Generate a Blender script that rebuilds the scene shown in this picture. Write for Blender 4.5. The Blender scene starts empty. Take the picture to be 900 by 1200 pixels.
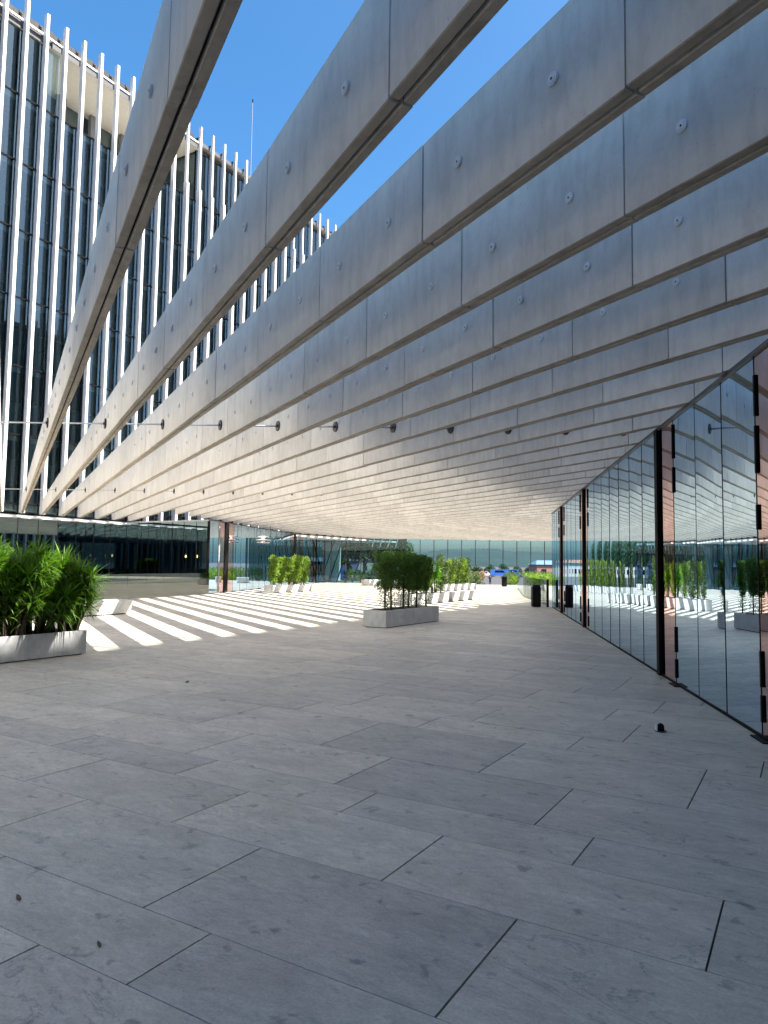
import bpy, math, random
from mathutils import Vector, Matrix
R = math.radians
rnd = random.Random(7)
sc = bpy.context.scene
COL = sc.collection

# ------------------------------------------------------------------ materials
def newmat(name):
    m = bpy.data.materials.new(name); m.use_nodes = True
    nt = m.node_tree
    for n in list(nt.nodes): nt.nodes.remove(n)
    return m, nt, nt.nodes.new('ShaderNodeOutputMaterial')

def N(nt, t, **kw):
    n = nt.nodes.new(t)
    for k, v in kw.items():
        if k in n.inputs: n.inputs[k].default_value = v
        else: setattr(n, k, v)
    return n

def c4(c): return (c[0], c[1], c[2], 1)

def mix(nt, fac, a, b, mode='MIX'):
    m = nt.nodes.new('ShaderNodeMix'); m.data_type = 'RGBA'; m.blend_type = mode
    for s, v in ((m.inputs[0], fac), (m.inputs[6], a), (m.inputs[7], b)):
        if hasattr(v, 'links'): nt.links.new(v, s)
        elif isinstance(v, (int, float)): s.default_value = v
        else: s.default_value = c4(v)
    return m.outputs[2]

def ramp(nt, src, lo, hi, a=0.0, b=1.0):
    r = nt.nodes.new('ShaderNodeMapRange'); r.inputs[1].default_value = lo; r.inputs[2].default_value = hi
    r.inputs[3].default_value = a; r.inputs[4].default_value = b
    nt.links.new(src, r.inputs[0]); return r.outputs[0]

def coords(nt, scale=(1, 1, 1)):
    g = nt.nodes.new('ShaderNodeNewGeometry')
    mp = nt.nodes.new('ShaderNodeMapping'); mp.inputs['Scale'].default_value = scale
    nt.links.new(g.outputs['Position'], mp.inputs['Vector'])
    return mp.outputs[0], g

def noise(nt, vec, scale, detail=4, rough=.55, dist=0.0):
    n = N(nt, 'ShaderNodeTexNoise', Scale=scale, Detail=detail, Roughness=rough, Distortion=dist)
    nt.links.new(vec, n.inputs['Vector']); return n.outputs['Fac']

def plain(name, col, rough=.5, metal=0.0, var=.12, scale=6.0, island=0.0, spec=.5, bump=0.0):
    m, nt, out = newmat(name)
    b = N(nt, 'ShaderNodeBsdfPrincipled', Roughness=rough, Metallic=metal)
    b.inputs['Specular IOR Level'].default_value = spec
    v, g = coords(nt)
    f = ramp(nt, noise(nt, v, scale), .3, .7)
    lo = [x * (1 - var) for x in col]; hi = [min(1, x * (1 + var)) for x in col]
    c = mix(nt, f, lo, hi)
    if island:
        c = mix(nt, 1.0, c, mix(nt, g.outputs['Random Per Island'], (1 - island,) * 3, (1 + island,) * 3), 'MULTIPLY')
    nt.links.new(c, b.inputs['Base Color'])
    if bump:
        bp = N(nt, 'ShaderNodeBump', Strength=bump, Distance=.004)
        nt.links.new(noise(nt, v, scale * 14, 3), bp.inputs['Height']); nt.links.new(bp.outputs[0], b.inputs['Normal'])
    nt.links.new(b.outputs[0], out.inputs[0]); return m

def concrete(name, col, var=.10, island=.085, rough=.6, stain=.0, stain_col=(.2, .17, .13)):
    m, nt, out = newmat(name)
    b = N(nt, 'ShaderNodeBsdfPrincipled', Roughness=rough)
    b.inputs['Specular IOR Level'].default_value = .35
    v, g = coords(nt)
    vs, _ = coords(nt, (1, 1, .22))
    f = ramp(nt, noise(nt, v, 1.7, 6, .62, .4), .28, .72)
    c = mix(nt, f, [x * (1 - var) for x in col], [min(1, x * (1 + var)) for x in col])
    f2 = ramp(nt, noise(nt, vs, 9, 5, .7), .45, .8)            # faint vertical streaks
    c = mix(nt, f2, c, mix(nt, 1.0, c, (.76, .76, .77), 'MULTIPLY'))
    pits = ramp(nt, noise(nt, v, 55, 2, .5), .70, .74)
    c = mix(nt, pits, c, mix(nt, 1.0, c, (.72, .71, .7), 'MULTIPLY'))
    if stain:
        f3 = ramp(nt, noise(nt, v, 3.2, 6, .7, 1.2), .50, .68, 0, stain)
        c = mix(nt, f3, c, stain_col)
    c = mix(nt, 1.0, c, mix(nt, g.outputs['Random Per Island'], (1 - island,) * 3, (1 + island,) * 3), 'MULTIPLY')
    nt.links.new(c, b.inputs['Base Color'])
    bp = N(nt, 'ShaderNodeBump', Strength=.25, Distance=.006)
    nt.links.new(noise(nt, v, 22, 5, .6), bp.inputs['Height']); nt.links.new(bp.outputs[0], b.inputs['Normal'])
    nt.links.new(b.outputs[0], out.inputs[0]); return m

def stone_paving():
    m, nt, out = newmat('limestone_paving')
    b = N(nt, 'ShaderNodeBsdfPrincipled')
    b.inputs['Specular IOR Level'].default_value = .42
    v, g = coords(nt)
    rot = nt.nodes.new('ShaderNodeMapping'); rot.inputs['Rotation'].default_value = (0, 0, .5); rot.inputs['Scale'].default_value = (1, 2.2, 1)
    nt.links.new(v, rot.inputs['Vector'])
    # every slab takes its own patch of vein pattern
    off = nt.nodes.new('ShaderNodeVectorMath'); off.operation = 'MULTIPLY_ADD'
    cmb = nt.nodes.new('ShaderNodeCombineXYZ')
    for i in range(3): nt.links.new(g.outputs['Random Per Island'], cmb.inputs[i])
    nt.links.new(cmb.outputs[0], off.inputs[0]); off.inputs[1].default_value = (37, 61, 23); nt.links.new(rot.outputs[0], off.inputs[2])
    pv = off.outputs[0]
    base = (.595, .548, .465)
    f = ramp(nt, noise(nt, pv, 1.6, 7, .65, .6), .28, .72)
    c = mix(nt, f, [x * .78 for x in base], [x * 1.14 for x in base])
    sm = ramp(nt, noise(nt, pv, 4.5, 6, .7, 1.0), .52, .75, 0, .45)
    c = mix(nt, sm, c, (.30, .29, .275))
    vein = N(nt, 'ShaderNodeTexNoise', Scale=1.5, Detail=6, Roughness=.6, Distortion=1.6); nt.links.new(pv, vein.inputs['Vector'])
    ab = nt.nodes.new('ShaderNodeMath'); ab.operation = 'SUBTRACT'; nt.links.new(vein.outputs['Fac'], ab.inputs[0]); ab.inputs[1].default_value = .5
    ab2 = nt.nodes.new('ShaderNodeMath'); ab2.operation = 'ABSOLUTE'; nt.links.new(ab.outputs[0], ab2.inputs[0])
    vf = ramp(nt, ab2.outputs[0], 0, .018, .55, 0)
    vm = ramp(nt, noise(nt, pv, .9, 2), .48, .62)
    vmul = nt.nodes.new('ShaderNodeMath'); vmul.operation = 'MULTIPLY'; nt.links.new(vf, vmul.inputs[0]); nt.links.new(vm, vmul.inputs[1])
    c = mix(nt, vmul.outputs[0], c, (.20, .20, .20))
    spots = ramp(nt, noise(nt, v, 7.5, 4, .55, .4), .615, .69, 0, .62)
    c = mix(nt, spots, c, (.20, .19, .175))
    mid = ramp(nt, noise(nt, pv, 13, 9, .78, .3), .3, .7, 0, 1)
    c = mix(nt, 1.0, c, mix(nt, mid, (.78,) * 3, (1.17,) * 3), 'MULTIPLY')
    grain = ramp(nt, noise(nt, v, 70, 4, .75), .3, .7, 0, 1)
    c = mix(nt, 1.0, c, mix(nt, grain, (.80,) * 3, (1.14,) * 3), 'MULTIPLY')
    c = mix(nt, 1.0, c, mix(nt, g.outputs['Random Per Island'], (.84, .85, .87), (1.09, 1.075, 1.05)), 'MULTIPLY')
    big = ramp(nt, noise(nt, v, .16, 4, .6), .3, .7)                      # traffic dirt over many slabs
    c = mix(nt, 1.0, c, mix(nt, big, (.88, .88, .88), (1.06,) * 3), 'MULTIPLY')
    nt.links.new(c, b.inputs['Base Color'])
    nt.links.new(ramp(nt, noise(nt, v, 3, 4), .3, .7, .42, .62), b.inputs['Roughness'])
    bp = N(nt, 'ShaderNodeBump', Strength=.35, Distance=.003)
    nt.links.new(noise(nt, v, 60, 4, .7), bp.inputs['Height']); nt.links.new(bp.outputs[0], b.inputs['Normal'])
    nt.links.new(b.outputs[0], out.inputs[0]); return m

def mirror_glass(name, tint, base, ior=3.0, wob=.05, rough=0.0, wscale=.5):
    """coated facade glass: dark body under a strong tinted reflection, slightly wavy"""
    m, nt, out = newmat(name)
    v, g = coords(nt)
    d = N(nt, 'ShaderNodeBsdfDiffuse'); d.inputs['Color'].default_value = c4(base)
    gl = N(nt, 'ShaderNodeBsdfGlossy', Roughness=rough)
    t = mix(nt, g.outputs['Random Per Island'], [x * .94 for x in tint], tint)
    nt.links.new(t, gl.inputs['Color'])
    fr = N(nt, 'ShaderNodeFresnel', IOR=ior)
    bp = N(nt, 'ShaderNodeBump', Strength=wob, Distance=.02)
    nt.links.new(noise(nt, v, wscale, 1, .4), bp.inputs['Height']); nt.links.new(bp.outputs[0], gl.inputs['Normal'])
    mx = nt.nodes.new('ShaderNodeMixShader')
    nt.links.new(fr.outputs[0], mx.inputs[0]); nt.links.new(d.outputs[0], mx.inputs[1]); nt.links.new(gl.outputs[0], mx.inputs[2])
    nt.links.new(mx.outputs[0], out.inputs[0]); return m

def clear_glass(name, trans, tint=(1, 1, 1), ior=1.6, wob=.03):
    m, nt, out = newmat(name)
    v, g = coords(nt)
    tr = N(nt, 'ShaderNodeBsdfTransparent'); tr.inputs['Color'].default_value = c4(trans)
    gl = N(nt, 'ShaderNodeBsdfGlossy', Roughness=0.0); gl.inputs['Color'].default_value = c4(tint)
    fr = N(nt, 'ShaderNodeFresnel', IOR=ior)
    bp = N(nt, 'ShaderNodeBump', Strength=wob, Distance=.02)
    nt.links.new(noise(nt, v, .5, 1, .4), bp.inputs['Height']); nt.links.new(bp.outputs[0], gl.inputs['Normal'])
    mx = nt.nodes.new('ShaderNodeMixShader')
    nt.links.new(fr.outputs[0], mx.inputs[0]); nt.links.new(tr.outputs[0], mx.inputs[1]); nt.links.new(gl.outputs[0], mx.inputs[2])
    nt.links.new(mx.outputs[0], out.inputs[0]); return m

def leaf(name, a, b, trans=.35, rough=.45):
    m, nt, out = newmat(name)
    v, g = coords(nt)
    c = mix(nt, g.outputs['Random Per Island'], a, b)
    c = mix(nt, 1.0, c, mix(nt, noise(nt, v, 2.2, 3), (.75,) * 3, (1.25,) * 3), 'MULTIPLY')
    p = N(nt, 'ShaderNodeBsdfPrincipled', Roughness=rough); p.inputs['Specular IOR Level'].default_value = .4
    t = N(nt, 'ShaderNodeBsdfTranslucent')
    nt.links.new(c, p.inputs['Base Color']); nt.links.new(mix(nt, 1.0, c, (1.5, 1.7, .7), 'MULTIPLY'), t.inputs['Color'])
    mx = nt.nodes.new('ShaderNodeMixShader'); mx.inputs[0].default_value = trans
    nt.links.new(p.outputs[0], mx.inputs[1]); nt.links.new(t.outputs[0], mx.inputs[2])
    nt.links.new(mx.outputs[0], out.inputs[0]); return m

def lamp_mat(name, col, s):
    m, nt, out = newmat(name)
    e = N(nt, 'ShaderNodeEmission', Strength=s); e.inputs[0].default_value = c4(col)
    nt.links.new(e.outputs[0], out.inputs[0]); return m

M = dict(
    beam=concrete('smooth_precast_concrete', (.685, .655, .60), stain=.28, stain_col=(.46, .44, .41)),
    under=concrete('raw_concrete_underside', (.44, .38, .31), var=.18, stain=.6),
    core=plain('dark_joint', (.012, .011, .010), .9),
    fin=concrete('white_concrete_fin', (.70, .70, .69), var=.04, island=.03, rough=.45),
    paving=stone_paving(),
    bedding=plain('dark_bedding', (.035, .033, .03), .95),
    asphalt=plain('asphalt', (.055, .055, .055), .9, scale=1.2),
    marble=concrete('veined_white_marble', (.56, .57, .565), var=.14, island=.03, rough=.35, stain=.45, stain_col=(.28, .29, .30)),
    steel=plain('brushed_steel', (.45, .45, .46), .35, 1.0),
    dsteel=plain('dark_steel', (.05, .05, .055), .4, .6),
    black=plain('black_metal', (.006, .006, .007), .65, 0, spec=.1),
    disc=concrete('concrete_disc', (.78, .77, .75), island=.05),
    mirror=mirror_glass('coated_mirror_glass', (.60, .79, .95), (.008, .014, .022), 3.0, .06),
    pink=mirror_glass('pink_coated_glass', (.70, .54, .535), (.016, .010, .012), 3.2, .05),
    tower=mirror_glass('tower_glass', (.72, .88, .93), (.05, .07, .075), 2.3, .05),
    towerclear=clear_glass('tower_clear_glass', (.68, .86, .88), (.70, .93, 1.0), 2.0),
    podium=clear_glass('podium_glass', (.13, .19, .20), (.70, .92, .97), 3.2),
    rail=clear_glass('balustrade_glass', (.80, .85, .81), (.92, 1, .95), 2.5),
    rail2=clear_glass('clear_balustrade_glass', (.93, .95, .93), (.9, 1, .97), 1.12),
    screen=clear_glass('teal_screen_glass', (.66, .94, 1.0), (.6, .85, .95), 1.45),
    darkscreen=clear_glass('deep_teal_screen_glass', (.16, .28, .29), (.7, .9, .95), 1.7),
    dark=plain('dark_interior', (.03, .03, .03), .8),
    ceiling=plain('white_ceiling', (.6, .6, .58), .7),
    soffit=plain('cream_soffit', (.62, .58, .50), .6, var=.05),
    core_wall=plain('grey_core_wall', (.50, .55, .56), .7),
    roofedge=plain('grey_roof_edge', (.075, .075, .08), .6),
    brown=plain('brown_roof_louver', (.028, .022, .018), .7, var=.3, scale=2),
    white=plain('white_painted_metal', (.75, .75, .75), .4),
    soil=plain('soil', (.035, .025, .018), .95, var=.4, scale=20),
    bark=plain('bark', (.07, .05, .035), .9, var=.35, scale=18),
    yucca=leaf('strappy_leaf', (.035, .09, .012), (.13, .25, .025), .42),
    ficus=leaf('dark_small_leaf', (.025, .07, .012), (.09, .18, .025), .4),
    lime=leaf('lime_leaf', (.09, .17, .02), (.24, .33, .045), .45),
    palm=leaf('palm_leaf', (.07, .20, .012), (.16, .34, .03), .45),
    olive=leaf('olive_green_leaf', (.04, .08, .02), (.13, .18, .05), .3),
    rust=leaf('rusty_pink_leaf', (.22, .10, .07), (.36, .19, .12), .3),
    far=leaf('far_tree_leaf', (.012, .035, .012), (.04, .085, .025), .2),
    hill=plain('wooded_hill', (.014, .024, .021), 1.0, var=.35, scale=.012),
    blue=plain('blue_paint', (.03, .12, .42), .3),
    carwhite=plain('white_car_paint', (.72, .72, .72), .3),
    cargrey=plain('grey_car_paint', (.22, .23, .25), .3),
    tyre=plain('tyre_rubber', (.015, .015, .015), .8),
    carglass=mirror_glass('car_glass', (.7, .8, .85), (.01, .012, .015), 1.8),
    brick=plain('reddish_wall_paint', (.34, .17, .13), .8),
    mauve=plain('mauve_wall_paint', (.20, .16, .30), .8),
    cream=plain('cream_wall_paint', (.55, .52, .45), .8),
    roof=plain('terracotta_roof', (.30, .12, .07), .8),
    cloth=plain('black_cloth', (.012, .012, .014), .8),
    grey_cloth=plain('grey_cloth', (.14, .15, .17), .8),
    skin=plain('skin', (.42, .26, .19), .5),
    hair=plain('dark_hair', (.02, .014, .01), .6),
    rail_grey=plain('pale_blind_rail', (.34, .36, .36), .5),
    warm=lamp_mat('warm_lamp', (1, .55, .22), 6.0),
)

# ------------------------------------------------------------------ mesh helpers
class MB:
    def __init__(s): s.v = []; s.f = []; s.m = []; s.smooth = False
    def face(s, pts, mi=0):
        n = len(s.v); s.v += [tuple(p) for p in pts]; s.f.append(tuple(range(n, n + len(pts)))); s.m.append(mi)
    def solid(s, bot, top, mi=0, mibot=None, mitop=None):
        """prism between two matching loops"""
        n = len(s.v); k = len(bot)
        s.v += [tuple(p) for p in bot] + [tuple(p) for p in top]
        s.f.append(tuple(n + i for i in reversed(range(k)))); s.m.append(mi if mibot is None else mibot)
        s.f.append(tuple(n + k + i for i in range(k))); s.m.append(mi if mitop is None else mitop)
        for i in range(k):
            j = (i + 1) % k
            s.f.append((n + i, n + j, n + k + j, n + k + i)); s.m.append(mi)
    def box(s, x0, y0, z0, x1, y1, z1, mi=0):
        s.solid([(x0, y0, z0), (x1, y0, z0), (x1, y1, z0), (x0, y1, z0)], [(x0, y0, z1), (x1, y0, z1), (x1, y1, z1), (x0, y1, z1)], mi)
    def obox(s, o, ex, ey, ez, x0, x1, y0, y1, z0, z1, mi=0):
        P = lambda x, y, z: tuple(o + ex * x + ey * y + ez * z)
        s.solid([P(x0, y0, z0), P(x1, y0, z0), P(x1, y1, z0), P(x0, y1, z0)], [P(x0, y0, z1), P(x1, y0, z1), P(x1, y1, z1), P(x0, y1, z1)], mi)
    def tube(s, pts, rad, n=8, mi=0, caps=True):
        pts = [Vector(p) for p in pts]
        if not hasattr(rad, '__len__'): rad = [rad] * len(pts)
        base = len(s.v); prev = None
        for i, p in enumerate(pts):
            d = (pts[min(i + 1, len(pts) - 1)] - pts[max(i - 1, 0)]).normalized()
            a = d.orthogonal().normalized() if prev is None else (prev - d * prev.dot(d)).normalized()
            prev = a; b = d.cross(a)
            for k in range(n):
                t = 2 * math.pi * k / n
                s.v.append(tuple(p + (a * math.cos(t) + b * math.sin(t)) * rad[i]))
        for i in range(len(pts) - 1):
            for k in range(n):
                j = (k + 1) % n
                s.f.append((base + i * n + k, base + i * n + j, base + (i + 1) * n + j, base + (i + 1) * n + k)); s.m.append(mi)
        if caps:
            s.f.append(tuple(base + k for k in reversed(range(n)))); s.m.append(mi)
            e = base + (len(pts) - 1) * n
            s.f.append(tuple(e + k for k in range(n))); s.m.append(mi)
    def build(s, name, mats, parent=None, smooth=False, loc=None):
        me = bpy.data.meshes.new(name); me.from_pydata(s.v, [], s.f)
        if not isinstance(mats, (list, tuple)): mats = [mats]
        for m in mats: me.materials.append(m)
        if len(mats) > 1:
            for p, mi in zip(me.polygons, s.m): p.material_index = mi
        if smooth or s.smooth:
            for p in me.polygons: p.use_smooth = True
        me.update()
        o = bpy.data.objects.new(name, me); COL.objects.link(o)
        if loc is not None: o.location = loc
        if parent is not None:
            o.parent = parent
            o.matrix_parent_inverse = Matrix.Translation(parent.location).inverted() if parent.parent is None and parent.type == 'EMPTY' else Matrix.Identity(4)
        return o

def soften(o, w=.006):
    m = o.modifiers.new('bevel', 'BEVEL'); m.width = w; m.segments = 2; m.limit_method = 'ANGLE'
    return o

def tag(o, label, cat, group=None, kind=None):
    o['label'] = label; o['category'] = cat
    if group: o['group'] = group
    o['kind'] = kind or 'thing'
    return o

def thing(name, label, cat, loc=(0, 0, 0), group=None):
    o = bpy.data.objects.new(name, None); COL.objects.link(o); o.location = loc; o.empty_display_size = .2
    return tag(o, label, cat, group)

def structure(o, label, cat):
    return tag(o, label, cat, None, 'structure')

ORD = ['first', 'second', 'third', 'fourth', 'fifth', 'sixth', 'seventh', 'eighth', 'ninth', 'tenth', 'eleventh', 'twelfth', 'thirteenth',
       'fourteenth', 'fifteenth', 'sixteenth', 'seventeenth', 'eighteenth', 'nineteenth']
TENS = {20: 'twent', 30: 'thirt', 40: 'fort', 50: 'fift', 60: 'sixt', 70: 'sevent'}
def ordinal(n):
    if n <= 19: return ORD[n - 1]
    t, u = n // 10 * 10, n % 10
    return TENS[t] + ('ieth' if u == 0 else 'y-' + ORD[u - 1])

# ------------------------------------------------------------------ plan of the place (metres; camera stands at 0,0)
EYE = 1.65
A0, PITCH, ROLL = .536691575, .0734569799, .0142495449
AB, AW = -.48785375, .142621944
Bd = Vector((math.sin(AB - A0), math.cos(AB - A0), 0))        # along the beams, away to the tower
Nb = Vector((-Bd.y, Bd.x, 0)) * -1                            # across the beams, away from the camera
Wd = Vector((math.sin(AW - A0), math.cos(AW - A0), 0))        # along both glass walls
Nw = Vector((Wd.y, -Wd.x, 0))                                 # from left wall to right wall
Rd = Vector((.86, .51, 0)).normalized()                       # tie rods and far canopy edge
Ne = Vector((-Rd.y, Rd.x, 0))
UP = Vector((0, 0, 1))
H, HT = 3.87, 4.57
NR, NL = 2.70, -14.27
FX = -32.7                                                    # front of tower fins
EDGE = Vector((-36.6, 50.8, 0)).dot(Ne)
P0, DP, BW = .593, .9235, .137

# ------------------------------------------------------------------ ground
mb = MB()
S = 6000
mb.face([(-S, -S, -1.42), (S, -S, -1.42), (S, S, -1.42), (-S, S, -1.42)])
structure(mb.build('ground', M['asphalt']), 'grey street level ground beyond and around the raised plaza', 'ground')

def edge_y(x, c): return (c - Ne.x * x) / Ne.y
c1 = EDGE + 1.2
mb = MB()
loop = [(-62, -32), (45, -32), (45, edge_y(45, c1)), (-62, edge_y(-62, c1))]
mb.solid([(x, y, -1.5) for x, y in loop], [(x, y, -.014) for x, y in loop], 0)
structure(mb.build('plaza_base', M['bedding']), 'dark bedding of the raised plaza under its stone slabs', 'ground')

rows = [-12.0]
while rows[-1] < -.5: rows.append(rows[-1] + rnd.choice([.46, .56, .74, .86]))
rows = [r for r in rows if r < .1] + [.55, 1.12, 2.0, 2.46, 3.32, 4.06, 4.54, 5.42, 6.54, 7.11, 7.98, 8.72, 9.5, 9.98, 10.86]
joint_at = {1.12: -2.88, 2.0: -2.33, 2.46: -2.77, 3.32: -1.96, 4.06: -1.17, 4.54: -1.55, 5.42: -.76, 6.54: -.37, 7.11: -1.56, 7.98: -.40, 8.72: -3.12, 9.5: -2.71, 9.98: -2.3}
while rows[-1] < 64: rows.append(rows[-1] + rnd.choice([.46, .56, .74, .86, .48]))
mb = MB()
L = 1.555
for i in range(len(rows) - 1):
    y0, y1 = rows[i], rows[i + 1]
    j = joint_at.get(y0, rnd.choice([0, .39, .78, 1.17]))
    ga, gb = .0022, .0048
    x = j - math.ceil((j + 48) / L) * L
    while x < 14:
        xa, xb = x + gb, x + L - gb
        ymid = (y0 + y1) / 2
        ok = Vector(((xa + xb) / 2, y1, 0)).dot(Ne) < c1 and Vector((xb, ymid, 0)).dot(Nw) < NR + 2.2 or ymid > 28 and Vector(((xa + xb) / 2, y1, 0)).dot(Ne) < c1
        if ok:
            dz = rnd.uniform(-.0006, .0006)
            mb.solid([(xa, y0 + ga, -.013), (xb, y0 + ga, -.013), (xb, y1 - ga, -.013), (xa, y1 - ga, -.013)],
                     [(xa, y0 + ga, dz), (xb, y0 + ga, dz), (xb, y1 - ga, dz), (xa, y1 - ga, dz)])
        x += L
structure(mb.build('pavement', M['paving']), 'grey limestone slabs of the plaza floor laid in rows of uneven depth', 'pavement')

# dry leaves on the slabs
for (x, y, s, lab) in ((-3.35, 2.2, .032, 'small dry leaf on the near left slab'), (-2.66, 2.13, .024, 'brown curled scrap of leaf on a slab joint'),
                       (-7.35, 7.15, .06, 'dry leaf on the slabs right of the long marble planter'), (-.55, 2.62, .022, 'dark round seed pod on the nearest right slab')):
    mb = MB(); a = rnd.uniform(0, 6)
    pr = [Vector((math.cos(a) * u - math.sin(a) * w, math.sin(a) * u + math.cos(a) * w, h)) * s for u, w, h in ((-1, 0, .05), (-.3, .32, .16), (.5, .25, .1), (1, 0, .22), (.4, -.28, .12), (-.4, -.3, .05))]
    mb.solid([p + Vector((x, y, .002)) for p in pr], [p + Vector((x, y, .006)) for p in pr])
    tag(mb.build('dry_leaf', plain('dry_leaf_brown', (.10, .06, .04), .8)), lab, 'leaf')

# ------------------------------------------------------------------ canopy of concrete beams
def line_a(p, n, c):
    """distance along a beam where it meets the vertical plane n.X = c"""
    return (c - p * Nb.dot(n)) / Bd.dot(n)

JOINT = {0: 3.41, 1: 2.87, 2: 2.27, 3: 3.15, 4: 3.94, 5: 3.79}
PL = 1.825
XV, YV = Vector((1, 0, 0)), Vector((0, 1, 0))
disc_mb = MB(); disc_mb.tube([(0, 0, 0), tuple(-Nb * .012)], .037, 20)
disc_mb.tube([tuple(-Nb * .0115), tuple(-Nb * .015)], .024, 16)
disc_me = None
hole_mb = MB(); hole_mb.tube([tuple(-Nb * .0148), tuple(-Nb * .0165)], .007, 10)
nbeam = 0
for k in range(-9, 57):
    p = P0 + DP * k
    a_left = line_a(p, XV, FX + .0)
    y_at = p * Nb.y + a_left * Bd.y
    if y_at > 27.3:
        a_left = line_a(p, Nw, NL - .3)
    a_left = min(a_left, line_a(p, Ne, EDGE))
    a_right = line_a(p, Nw, NR + 1.6)
    if p * Nb.y + a_right * Bd.y > 28.5:
        a_right = line_a(p, XV, -7.0)
        if p * Nb.y + a_right * Bd.y < 28.5: a_right = line_a(p, YV, 28.5)
    if a_left - a_right < .8: continue
    nbeam += 1
    lab = ('concrete canopy beam behind the viewpoint, %s before the leftmost visible beam' % ORD[-k - 1]) if k < 0 else \
          '%s concrete canopy beam counted from the left along the tower foot' % ordinal(k + 1)
    if k == 0: lab = 'leftmost concrete canopy beam, alone against the sky and tower'
    root = thing('concrete_beam', lab, 'beam', tuple(Nb * p + Bd * a_left + UP * H), 'parallel concrete canopy beams')
    off = JOINT.get(k, rnd.uniform(0, PL))
    j0 = off - math.ceil((off - a_right) / PL) * PL
    cuts = [a_right] + [j0 + i * PL for i in range(60) if a_right + .05 < j0 + i * PL < a_left - .05] + [a_left]
    mb = MB()
    ch = .006
    for i in range(len(cuts) - 1):
        g = .008
        s0, s1 = cuts[i] + (g if i else 0), cuts[i + 1] - (g if i < len(cuts) - 2 else 0)
        dz = rnd.uniform(-.005, .005); dn = rnd.uniform(-.003, .003)
        for side in (0, 1):
            q0, q1 = (0, BW / 2 - .009) if side == 0 else (BW / 2 + .009, BW)
            q0 += dn; q1 += dn
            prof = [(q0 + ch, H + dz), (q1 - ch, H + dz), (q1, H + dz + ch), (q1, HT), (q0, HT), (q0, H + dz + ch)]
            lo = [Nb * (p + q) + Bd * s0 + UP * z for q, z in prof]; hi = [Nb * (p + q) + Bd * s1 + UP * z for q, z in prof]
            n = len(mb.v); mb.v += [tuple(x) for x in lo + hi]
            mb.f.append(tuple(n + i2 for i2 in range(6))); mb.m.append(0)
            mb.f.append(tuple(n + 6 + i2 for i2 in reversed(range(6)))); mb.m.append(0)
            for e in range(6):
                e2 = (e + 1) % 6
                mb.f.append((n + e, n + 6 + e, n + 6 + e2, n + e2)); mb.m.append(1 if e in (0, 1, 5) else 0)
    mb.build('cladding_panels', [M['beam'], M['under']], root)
    mb = MB()
    mb.obox(Vector((0, 0, 0)), Bd, Nb, UP, a_right + .02, a_left - .02, p + .03, p + BW - .03, H + .03, HT - .02)
    mb.build('joint_core', M['core'], root)
    if -1 <= k <= 8:
        for i in range(len(cuts) - 1):
            for fr in (.49, 1.38):
                a = (cuts[i + 1] - PL if i == 0 else cuts[i]) + fr
                if not (a_right + .1 < a < min(a_left, 17)): continue
                if disc_me is None:
                    o = disc_mb.build('anchor_disc', M['disc'], root); disc_me = o.data
                    h = hole_mb.build('bolt_hole', M['core'], o); hole_me = h.data
                else:
                    o = bpy.data.objects.new('anchor_disc', disc_me); COL.objects.link(o); o.parent = root
                    h = bpy.data.objects.new('bolt_hole', hole_me); COL.objects.link(h); h.parent = o
                w = Nb * (p - .001) + Bd * a + UP * 4.215
                o.matrix_parent_inverse = Matrix.Identity(4)
                o.location = w - root.location
                if rnd.random() < .9: o.rotation_euler = (0, 0, 0)

# steel tie rods that run across the canopy, with an end disc on every beam
base_rod = Vector((-10.91, 8.41, 4.13))
for i, lab in enumerate(('long steel tie rod crossing the beams nearest the viewpoint', 'thin steel tie rod crossing the beams near the tower foot', 'hidden steel tie rod crossing the beams behind the viewpoint')):
    o = base_rod + Bd * (13.96 * (0, 1, -1)[i])
    root = thing('tie_rod', lab, 'tie rod', tuple(o), 'steel tie rods of the canopy')
    ts = []
    for k in range(-9, 40):
        p = P0 + DP * k
        t = (p - o.dot(Nb)) / Rd.dot(Nb); w = o + Rd * t
        if w.dot(Nw) > NR - .2 or w.dot(Ne) > EDGE or w.x < FX - .5: continue
        if w.y > 27 and w.dot(Nw) < NL: continue
        ts.append((t, w))
    mb = MB(); mb.tube([o + Rd * (ts[0][0] - .02), o + Rd * ts[-1][0]], .014, 8); mb.build('rod', M['steel'], root, True)
    for t, w in ts:
        mb = MB(); mb.tube([w - Nb * .026, w - Nb * .004], .092, 18); mb.tube([w - Nb * .045, w - Nb * .025], .028, 10)
        mb.build('end_disc', M['dsteel'], root)

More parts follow.
